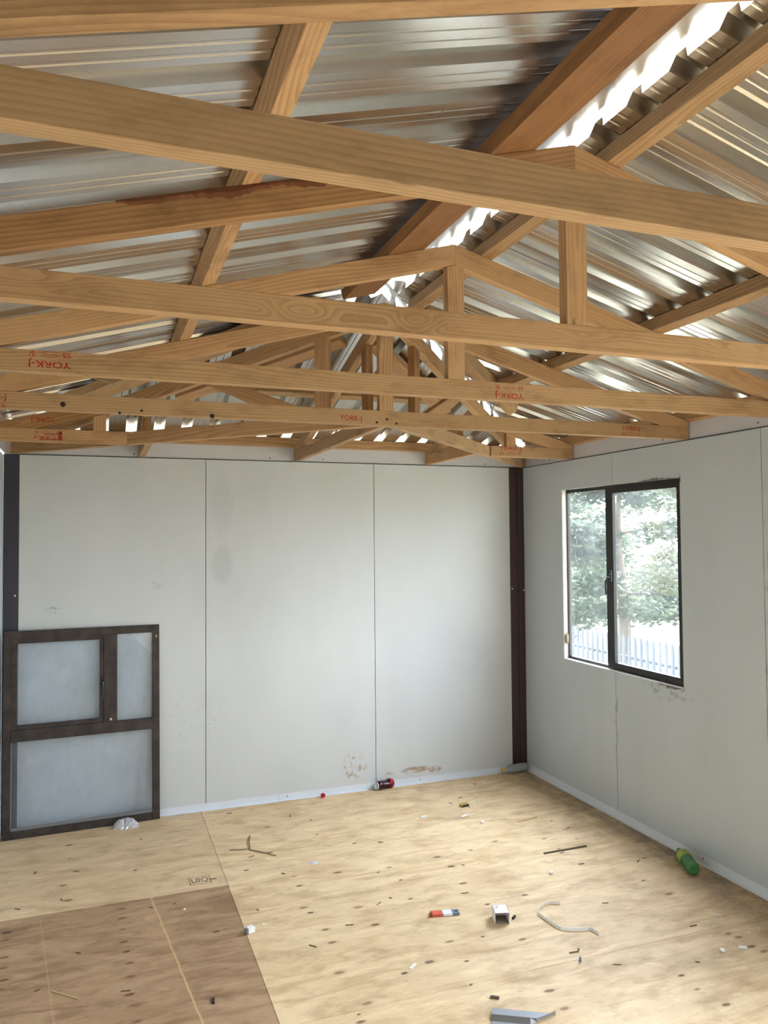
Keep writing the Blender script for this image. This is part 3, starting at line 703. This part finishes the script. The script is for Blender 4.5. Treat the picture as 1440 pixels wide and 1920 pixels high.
# ---------------------------------------------------------------- rubbish on the floor
def clearplastic(name, col, alpha=.5, rough=.08):
    n = NT(name); t = n.t
    tr = n.n('BsdfTransparent'); tr.inputs[0].default_value = (*col, 1)
    n.b.inputs['Base Color'].default_value = (*col, 1); n.b.inputs['Roughness'].default_value = rough
    m = n.n('MixShader'); m.inputs[0].default_value = alpha
    n.put(m.inputs[1], tr.outputs[0]); n.put(m.inputs[2], n.b.outputs[0]); n.put(n.out.inputs[0], m.outputs[0]); return n.m
def place(x, y, z, rz, ry=0, rx=0): return Matrix.Translation((x, y, z)) @ Matrix.Rotation(rz, 4, 'Z') @ Matrix.Rotation(ry, 4, 'Y') @ Matrix.Rotation(rx, 4, 'X')
# clear bottle with yellow cap in the corner
M = place(-.235, -.045, .033, R(3))
b = empty('plastic_bottle', (-.235, -.045, 0), 'clear plastic bottle with a yellow cap lying by the brown corner post', 'bottle')
CL = clearplastic('clear_plastic', (.74, .76, .78), .42)
bm = bmesh.new(); lathe(bm, [(.012, .012), (.0125, .022), (.014, .03), (.030, .062), (.032, .075), (.032, .11), (.029, .118), (.032, .126), (.032, .195), (.030, .205), (.018, .209), (.012, .203)], 28); link('bottle_body', bm, CL, b, M, True)
bm = bmesh.new(); lathe(bm, [(.0135, -.006), (.0155, -.004), (.0155, .010), (.0145, .012)], 20); link('cap', bm, plain('yellow_plastic', lin(214, 186, 58), .4), b, M, True)
# green bottle
M = place(-.087, -1.80, .036, R(-114))
b = empty('plastic_bottle', (-.1, -1.9, 0), 'green plastic bottle with a yellow-green label lying beside the right wall', 'bottle')
bm = bmesh.new(); lathe(bm, [(.013, -.07), (.013, -.05), (.02, -.035), (.034, -.005), (.036, .01), (.035, .07), (.030, .078), (.035, .088), (.0355, .13), (.031, .137), (.035, .145), (.035, .165), (.030, .18), (.020, .186), (.010, .178)], 28)
link('bottle_body', bm, clearplastic('green_plastic', (.14, .40, .15), .5), b, M, True)
bm = bmesh.new(); lathe(bm, [(.0362, .0), (.0368, .002), (.0366, .06), (.036, .062)], 28); link('wrapper', bm, plain('yellow_green_label', lin(160, 170, 60), .5, 0, .3, 60), b, M, True)
# crushed dark red can
M = place(-1.255, -.045, .030, R(14))
b = empty('drink_can', (-1.17, -.03, 0), 'crushed dark red drink can with a silver end against the back skirting', 'can')
cr = lambda x, a: 1-.14*math.sin(a*2+x*40)*(1 if .02 < x < .12 else 0)
bm = bmesh.new(); lathe(bm, [(.026, .004), (.033, .016), (.031, .04), (.028, .07), (.031, .1), (.033, .122), (.030, .136), (.024, .142)], 26, .88, 1, cr)
link('can_body', bm, plain('dark_red_printed_metal', lin(58, 18, 28), .25, .3, .5, 18), b, M, True)
bm = bmesh.new(); lathe(bm, [(.020, .002), (.024, -.002), (.0275, -.001), (.028, .006), (.026, .008)], 26); link('can_end', bm, plain('silver_aluminium', lin(215, 215, 215), .25, .7), b, M, True)
bm = bmesh.new(); lathe(bm, [(.0335, .105), (.0337, .122), (.0305, .1365), (.024, .1425), (.015, .138)], 26); link('can_foot', bm, plain('bright_red_metal', lin(170, 30, 44), .2, .5), b, M, True)
# red bottle cap
bm = bmesh.new(); lathe(bm, [(.013, 0), (.0155, .002), (.0155, .016), (.0138, .018), (.0138, .004)], 22)
o = link('bottle_cap', bm, plain('red_plastic', lin(200, 24, 40), .35), None, place(-1.652, -.045, .0155, R(-70)), True); tag(o, 'small red bottle cap on its side against the back skirting', 'bottle cap')
# crumpled clear bag
def crumple(name, c, sx, sy, sz, mat, label, cat, seed, n=9):
    r = random.Random(seed); bm = bmesh.new(); g_ = []
    for i in range(n+1):
        for j in range(n+1):
            u, v = i/n-.5, j/n-.5; e = 1-2*max(abs(u), abs(v))
            z = max(.0006, sz*(e**.8)*r.uniform(.1, 1.)) if e > .01 else .0006
            g_.append(bm.verts.new((u*sx*(1+r.uniform(-.15, .15)), v*sy*(1+r.uniform(-.15, .15)), z)))
    for i in range(n):
        for j in range(n):
            a = i*(n+1)+j; bm.faces.new((g_[a], g_[a+1], g_[a+n+2], g_[a+n+1]))
    o = link(name, bm, mat, None, Matrix.Translation(c)); return tag(o, label, cat)
FILM = clearplastic('clear_film', (.86, .86, .88), .5, .15)
crumple('plastic_bag', (-2.945, -.125, 0), .14, .085, .095, FILM, 'crumpled clear plastic bag in front of the leaning window frame', 'plastic bag', 2)
crumple('plastic_scrap', (-1.99, -1.075, 0), .05, .04, .014, FILM, 'little scrap of clear film on the pale boards left of the red packet', 'scrap', 4, 5)
# red, white and grey packet
b = empty('paper_packet', (-1.555, -1.865, 0), 'flattened red, white and grey packet on the floor', 'packet')
MP = place(-1.555, -1.865, 0, R(-13))
boxes('red_half', [((-.07, -.021, .0005), (-.012, .021, .011))], plain('red_card', lin(214, 92, 70), .5), b, MP, .002)
boxes('flap', [((-.074, -.022, .0004), (-.064, -.002, .018))], plain('dark_red_card', lin(150, 50, 40), .5), b, MP, .001)
boxes('white_middle', [((-.012, -.021, .0005), (.034, .021, .0105))], plain('white_card', lin(226, 228, 236), .5), b, MP, .001)
boxes('grey_end', [((.034, -.021, .0005), (.068, .021, .0115))], plain('blue_grey_card', lin(112, 116, 134), .5), b, MP, .001)
bm = bmesh.new(); lathe(bm, [(.006, 0), (.008, .001), (.007, .0015)], 14); link('black_spot', bm, BLACK, b, MP @ Matrix.Translation((.055, 0, .0108)) @ Matrix.Rotation(R(-90), 4, 'Y'))
# small white carton, open towards the camera
b = empty('paper_box', (-1.335, -2.0, 0), 'small open white carton standing on the floor beside the red packet', 'box')
MB = place(-1.335, -2.01, 0, R(-17)); WC = plain('white_carton', lin(238, 236, 238), .6); GC = plain('grey_carton_inside', lin(150, 135, 120), .8)
boxes('shell', [((-.034, -.04, .0005), (-.0325, .04, .052)), ((.0325, -.04, .0005), (.034, .04, .052)), ((-.034, -.04, .0505), (.034, .04, .052)), ((-.034, .0385, .0005), (.034, .04, .052))], WC, b, MB)
boxes('inner_lining', [((-.032, -.036, .0008), (.032, .038, .002)), ((-.032, .036, .002), (.032, .038, .05))], GC, b, MB)
boxes('flap', [((-.0335, -.045, .046), (.0335, -.0395, .0475))], GC, b, MB)
bm = lettering([('V', -.026, .012, .022, .02)], [('q', -.03, .004, -.01, .008)]); link('print', bm, plain('grey_print', lin(120, 122, 130), .6), b, MB @ Matrix.Translation((0, 0, .0525)))
# clear strap
def ribbon(pts, wd, th=.0012):
    bm = bmesh.new(); rows = []
    pts = [Vector(p) for p in pts]
    for i, p in enumerate(pts):
        d = pts[min(i+1, len(pts)-1)]-pts[max(i-1, 0)]; d.z = 0; d.normalize(); s = Vector((-d.y, d.x, 0))*.15+Vector((0, 0, 1))
        s.normalize(); a, b_ = p, p+s*wd; tk = Vector((-d.y, d.x, 0))*th
        rows.append([bm.verts.new(q) for q in (a, b_, b_+tk, a+tk)])
    for i in range(len(rows)-1):
        for k in range(4): bm.faces.new((rows[i][k], rows[i+1][k], rows[i+1][(k+1) % 4], rows[i][(k+1) % 4]))
    bm.faces.new(rows[0]); bm.faces.new(rows[-1][::-1]); return bm
bm = ribbon([(-.99, -1.98, .001), (-1.03, -1.955, .001), (-1.07, -1.965, .001), (-1.115, -1.99, .001), (-1.145, -2.025, .001), (-1.145, -2.06, .001), (-1.14, -2.11, .001), (-1.135, -2.16, .001), (-1.125, -2.19, .001), (-1.09, -2.215, .001), (-1.05, -2.23, .001), (-1.0, -2.24, .001), (-.99, -2.29, .001)], .013)
o = link('packing_strap', bm, clearplastic('strap_plastic', (.93, .92, .9), .8, .3)); tag(o, 'bent strip of pale packing strap lying on the floor right of the carton', 'strap')
# roof sheet offcut
b = None
zb = [(0, .0), (.012, .0), (.03, .014), (.05, .014), (.066, .001), (.09, .001)]
bm = bmesh.new(); N = 10; rows = []; rnd = random.Random(11)
A0 = Vector((-1.694, -2.600, .001)); ax_ = Vector((.195, -.112, 0)).normalized(); pv = Vector((-ax_.y, ax_.x, 0))*-1
for i in range(N+1):
    s = .235*i/N; wmax = .115*(1-max(0, (i/N-.35)/.65)**1.2)+.004
    row = []
    for (q, h) in zb: row.append(bm.verts.new(A0+ax_*s+pv*min(q*1.25, wmax)+Vector((0, 0, h+.0005))))
    rows.append(row)
for i in range(N):
    for k in range(len(zb)-1): bm.faces.new((rows[i][k], rows[i+1][k], rows[i+1][k+1], rows[i][k+1]))
bmesh.ops.remove_doubles(bm, verts=bm.verts, dist=1e-5)
o = link('metal_offcut', bm, GALV_D); tag(o, 'pointed offcut of ribbed roof sheet at the bottom edge of the picture', 'metal offcut'); md = o.modifiers.new('thickness', 'SOLIDIFY'); md.thickness = .001
# the rest
def chip(name, x, y, sx, sy, sz, rz, mat, label, cat, group=None, ry=0):
    o = boxes(name, [((-sx/2, -sy/2, .0004), (sx/2, sy/2, sz))], mat, None, place(x, y, 0, rz, ry), min(sx, sy, sz)*.2)
    return tag(o, label, cat, group)
WHT = plain('white_scrap', lin(236, 234, 230), .6)
b = empty('matchbox', (-.816, -.563, 0), 'small black and yellow matchbox on the floor near the back wall', 'matchbox'); MM = place(-.816, -.563, 0, R(12))
boxes('sleeve', [((-.027, -.018, .0005), (.027, .018, .015))], plain('dull_yellow_card', lin(176, 140, 70), .6, 0, .3, 90), b, MM, .001)
boxes('striker', [((-.0275, -.0188, .0006), (.0275, -.0182, .0148))], BLACK, b, MM)
b = empty('plug_piece', (-2.46, -1.698, 0), 'white and grey plastic cube on the seam by the dark plywood board', 'plastic piece'); MM = place(-2.455, -1.70, 0, R(20))
boxes('white_block', [((-.016, -.014, .0005), (.018, .014, .026))], WHT, b, MM, .002); boxes('grey_end', [((-.026, -.011, .004), (-.016, .011, .022))], plain('grey_plastic', lin(120, 124, 132), .5), b, MM, .001)
chip('paper_scrap', -1.147, -.65, .042, .018, .006, R(8), WHT, 'white paper scrap below the dark red can', 'scrap')
chip('paper_scrap', -.901, -.736, .058, .016, .006, R(24), WHT, 'longer white paper scrap in front of the matchbox', 'scrap')
chip('paper_scrap', -2.59, -.108, .032, .006, .003, R(-35), WHT, 'narrow white sliver near the right foot of the leaning window', 'scrap')
chip('paper_scrap', -1.868, -2.226, .048, .011, .003, R(38), WHT, 'thin white strip lying left of the red packet in the foreground', 'scrap')
chip('paper_scrap', -.36, -2.335, .045, .007, .003, R(-40), WHT, 'thin white strip lying in front of the green bottle', 'scrap')
chip('paper_scrap', -.475, -2.609, .034, .014, .008, R(-30), WHT, 'white scrap at the right edge of the foreground', 'scrap')
for x, y, lab in ((-.844, -.878, 'small white plastic cap standing near the matchbox'), (-.844, -1.667, 'small white cap lying in the middle of the right side of the floor'), (-.578, -2.597, 'tiny white bead at the lower right of the floor')):
    bm = bmesh.new(); lathe(bm, [(.008, 0), (.011, .002), (.011, .009), (.008, .012)], 16)
    o = link('white_stopper', bm, WHT, None, place(x, y, 0, 0, R(-90)), True); tag(o, lab, 'stopper')
SPL = plain('pale_splinter', lin(206, 176, 130), .8, 0, .2, 40); SPD = plain('dark_splinter', lin(92, 72, 54), .8, 0, .2, 40)
chip('wood_stick', -.549, -.932, .15, .011, .006, R(11), SPL, 'pale wooden stick on the floor right of the matchbox', 'wood offcut')
chip('wood_stick', -.596, -1.428, .285, .013, .006, R(0.5), SPD, 'long dark wooden strip on the right side of the floor', 'wood offcut')
bm = bmesh.new(); tube(bm, [(-2.247, -.558, .004), (-2.27, -.66, .008), (-2.285, -.775, .003)], [.003, .0035, .003], 6); tube(bm, [(-2.284, -.775, .004), (-2.22, -.84, .004), (-2.163, -.906, .003)], [.003, .003, .002], 6); tube(bm, [(-2.399, -.734, .003), (-2.33, -.75, .003), (-2.283, -.758, .004)], [.002, .003, .002], 6)
o = link('forked_twig', bm, plain('grey_twig', lin(132, 116, 94), .8)); tag(o, 'thin forked twig on the floor in front of the back wall', 'twig')
chip('wood_chip', -1.27, -2.02, .03, .010, .012, R(35), BLACK, 'small black chip just right of the white carton', 'chip')
chip('wood_chip', -1.656, -2.548, .035, .014, .008, R(-35), SPD, 'brown wood chip behind the roof sheet offcut', 'chip')
chip('wood_chip', -2.686, -2.173, .012, .04, .005, R(-8), BLACK, 'black sliver on the dark plywood board', 'chip')
chip('wood_chip', -3.23, -1.922, .14, .004, .003, R(-43), SPL, 'thin pale straw on the dark plywood board', 'straw')
bm = bmesh.new(); tube(bm, [(-1.20, -2.374, .003), (-1.16, -2.378, .003), (-1.152, -2.372, .008)], [.0025, .0025, .005], 6); o = link('bent_nail', bm, SPD); tag(o, 'bent nail on the floor below the packing strap', 'nail')
bm = bmesh.new(); lathe(bm, [(.004, 0), (.007, .002), (.005, .006), (.005, .018), (.003, .02)], 12); o = link('wall_plug', bm, plain('blue_grey_plastic', lin(110, 120, 140), .4), None, place(-1.194, -2.445, 0, 0, R(-90))); tag(o, 'tiny blue-grey plug standing below the bent nail', 'plug')
rnd = random.Random(21)
base = None
for i in range(46):
    x, y = rnd.uniform(-2.4, -.12), rnd.uniform(-2.7, -.12)
    if i % 4 == 0: x = rnd.uniform(-3.5, -2.5); y = rnd.uniform(-2.2, -.3)
    if base is None:
        base = chip('wood_splinter', 0, 0, .035, .004, .003, 0, SPD, 'tiny dark splinter lying on the plywood floor', 'splinter', 'dark splinters scattered over the floor'); o = base
    else: o = base.copy(); COL.objects.link(o)
    s = rnd.uniform(.35, 1.15); o.matrix_world = place(x, y, 0, rnd.uniform(-.8, .8) if i % 3 else rnd.uniform(0, 3.1)) @ Matrix.Diagonal((s, rnd.uniform(.7, 1.5), 1, 1))
base = None
for i in range(22):
    x, y = rnd.uniform(-2.9, -.15), rnd.uniform(-2.7, -.1)
    if i < 7: x = rnd.uniform(-.7, -.2); y = rnd.uniform(-2.6, -2.2)
    if base is None:
        base = chip('white_crumb', 0, 0, .009, .006, .004, 0, WHT, 'white foam crumb lying on the plywood floor', 'crumb', 'white crumbs scattered over the floor'); o = base
    else: o = base.copy(); COL.objects.link(o)
    s = rnd.uniform(.5, 1.5); o.matrix_world = place(x, y, 0, rnd.uniform(0, 3.1)) @ Matrix.Diagonal((s, s, s, 1))

# ---------------------------------------------------------------- outdoors
gm = plain('sunlit_sandy_ground', lin(150, 142, 120), .9, 0, .15, 3)
bm = bmesh.new()
vs = {}
xs = [-60, -3.9, .3, 5.3, 9, 80]; zs = [-.75, -.75, -.75, -1.65, -1.7, -1.7]
for i, x in enumerate(xs):
    for j, y in enumerate((-60, 90)): vs[i, j] = bm.verts.new((x, y, zs[i]))
for i in range(5): bm.faces.new((vs[i, 0], vs[i+1, 0], vs[i+1, 1], vs[i, 1]))
o = link('ground', bm, gm); tag(o, 'pale sunlit yard outside the window', 'ground', None, 'structure')
# palisade fence
fe = empty('palisade_fence', (5.3, 5.5, -1.65), 'grey steel palisade fence in the yard seen low through the window', 'fence')
FM = plain('grey_galvanised_steel', lin(84, 92, 104), .6, 0)
bm = bmesh.new(); pm = None
badd(bm, (5.34, -1, -.95), (5.38, 13, -.90)); badd(bm, (5.34, -1, -.30), (5.38, 13, -.25)); link('rail', bm, FM, fe)
k = 0
for i in range(84):
    y = -.4+.15*i
    if y > 12: break
    if pm is None:
        bm = bmesh.new(); pr = [(-.045, 0), (-.018, -.014), (.018, -.014), (.045, 0)]; rows = []
        for z, s, sp in ((0, 1, 0), (1.62, 1, 0), (1.70, .95, 0), (1.78, .5, 0)): rows.append([bm.verts.new((p[1], p[0]*s, z)) for p in pr])
        for a in range(3):
            for b2 in range(3): bm.faces.new((rows[a][b2], rows[a][b2+1], rows[a+1][b2+1], rows[a+1][b2]))
        pm = link('pale', bm, FM, fe, Matrix.Translation((5.3, y, -1.68)))
        md = pm.modifiers.new('thickness', 'SOLIDIFY'); md.thickness = .003
    else:
        o = pm.copy(); COL.objects.link(o); o.parent = fe; o.matrix_parent_inverse = pw(fe).inverted(); o.matrix_basis = Matrix.Translation((5.3, y, -1.68))
# trees
def leafmat(name, col):
    n = NT(name); k = n.noise(n.vm('MULTIPLY', n.pos(), (2, 2, 2)), 1, 3)
    c = n.mix(k, tuple(x*.75 for x in col), tuple(min(1, x*1.3) for x in col))
    n.put(n.b.inputs['Base Color'], c); n.b.inputs['Roughness'].default_value = .6
    tl = n.n('BsdfTranslucent'); n.put(tl.inputs[0], c); m = n.n('MixShader'); m.inputs[0].default_value = .4
    n.put(m.inputs[1], n.b.outputs[0]); n.put(m.inputs[2], tl.outputs[0]); n.put(n.out.inputs[0], m.outputs[0]); return n.m
LEAF = leafmat('fresh_green_leaves', lin(70, 84, 44)); LEAF2 = leafmat('yellow_green_leaves', lin(92, 94, 56))
BARK = plain('grey_brown_bark', lin(120, 104, 90), .9, 0, .3, 12)
def tree(x, y, z0, ht, rad, label, mat, seed, n=9000, low=.3):
    r = random.Random(seed); t = empty('tree', (x, y, z0), label, 'tree', 'trees beyond the fence')
    bm = bmesh.new(); tube(bm, [(x, y, z0-.1), (x+.05, y, z0+ht*.3), (x-.05, y+.1, z0+ht*.6), (x, y, z0+ht*.95)], [.17, .14, .09, .03], 10)
    bs = []
    for k in range(26):
        h = z0+ht*r.uniform(low, .95); a = r.uniform(0, 6.28); L = rad*(1.15-abs((h-z0)/ht-.5))*r.uniform(.6, 1)
        p0 = Vector((x, y, h)); p1 = Vector((x+L*math.cos(a), y+L*math.sin(a), h+r.uniform(-.25, .35)))
        bs.append((p0, p1)); tube(bm, [p0, (p0+p1)/2+Vector((0, 0, .08)), p1], [.035, .022, .008], 5)
    link('trunk', bm, BARK, t)
    bm = bmesh.new()
    for i in range(n):
        p0, p1 = r.choice(bs); q = p0.lerp(p1, r.uniform(.25, 1.08))+Vector((r.gauss(0, .16), r.gauss(0, .16), r.gauss(0, .12)))
        s = r.uniform(.05, .12); a = Vector((r.gauss(0, 1), r.gauss(0, 1), r.gauss(0, .6))).normalized(); b3 = a.orthogonal().normalized()
        bm.faces.new([bm.verts.new(v) for v in (q-a*s, q+b3*s*.45, q+a*s, q-b3*s*.45)])
    link('foliage', bm, mat, t)
tree(8.0, 9.3, -1.68, 5.6, 2.0, 'tree beyond the fence in the middle of the window view', LEAF, 1, 15000)
tree(9.5, 14.2, -1.68, 6.0, 2.2, 'tree beyond the fence seen through the narrow left pane', LEAF, 2, 12000)
tree(7.6, 5.6, -1.68, 5.2, 1.7, 'yellow-green tree beyond the fence seen through the right edge of the wide pane', LEAF2, 3, 10000, .42)
tree(12.5, 11.0, -1.68, 7.5, 2.6, 'tall yellow-green tree farther back behind the other trees', LEAF2, 4, 12000, .25)
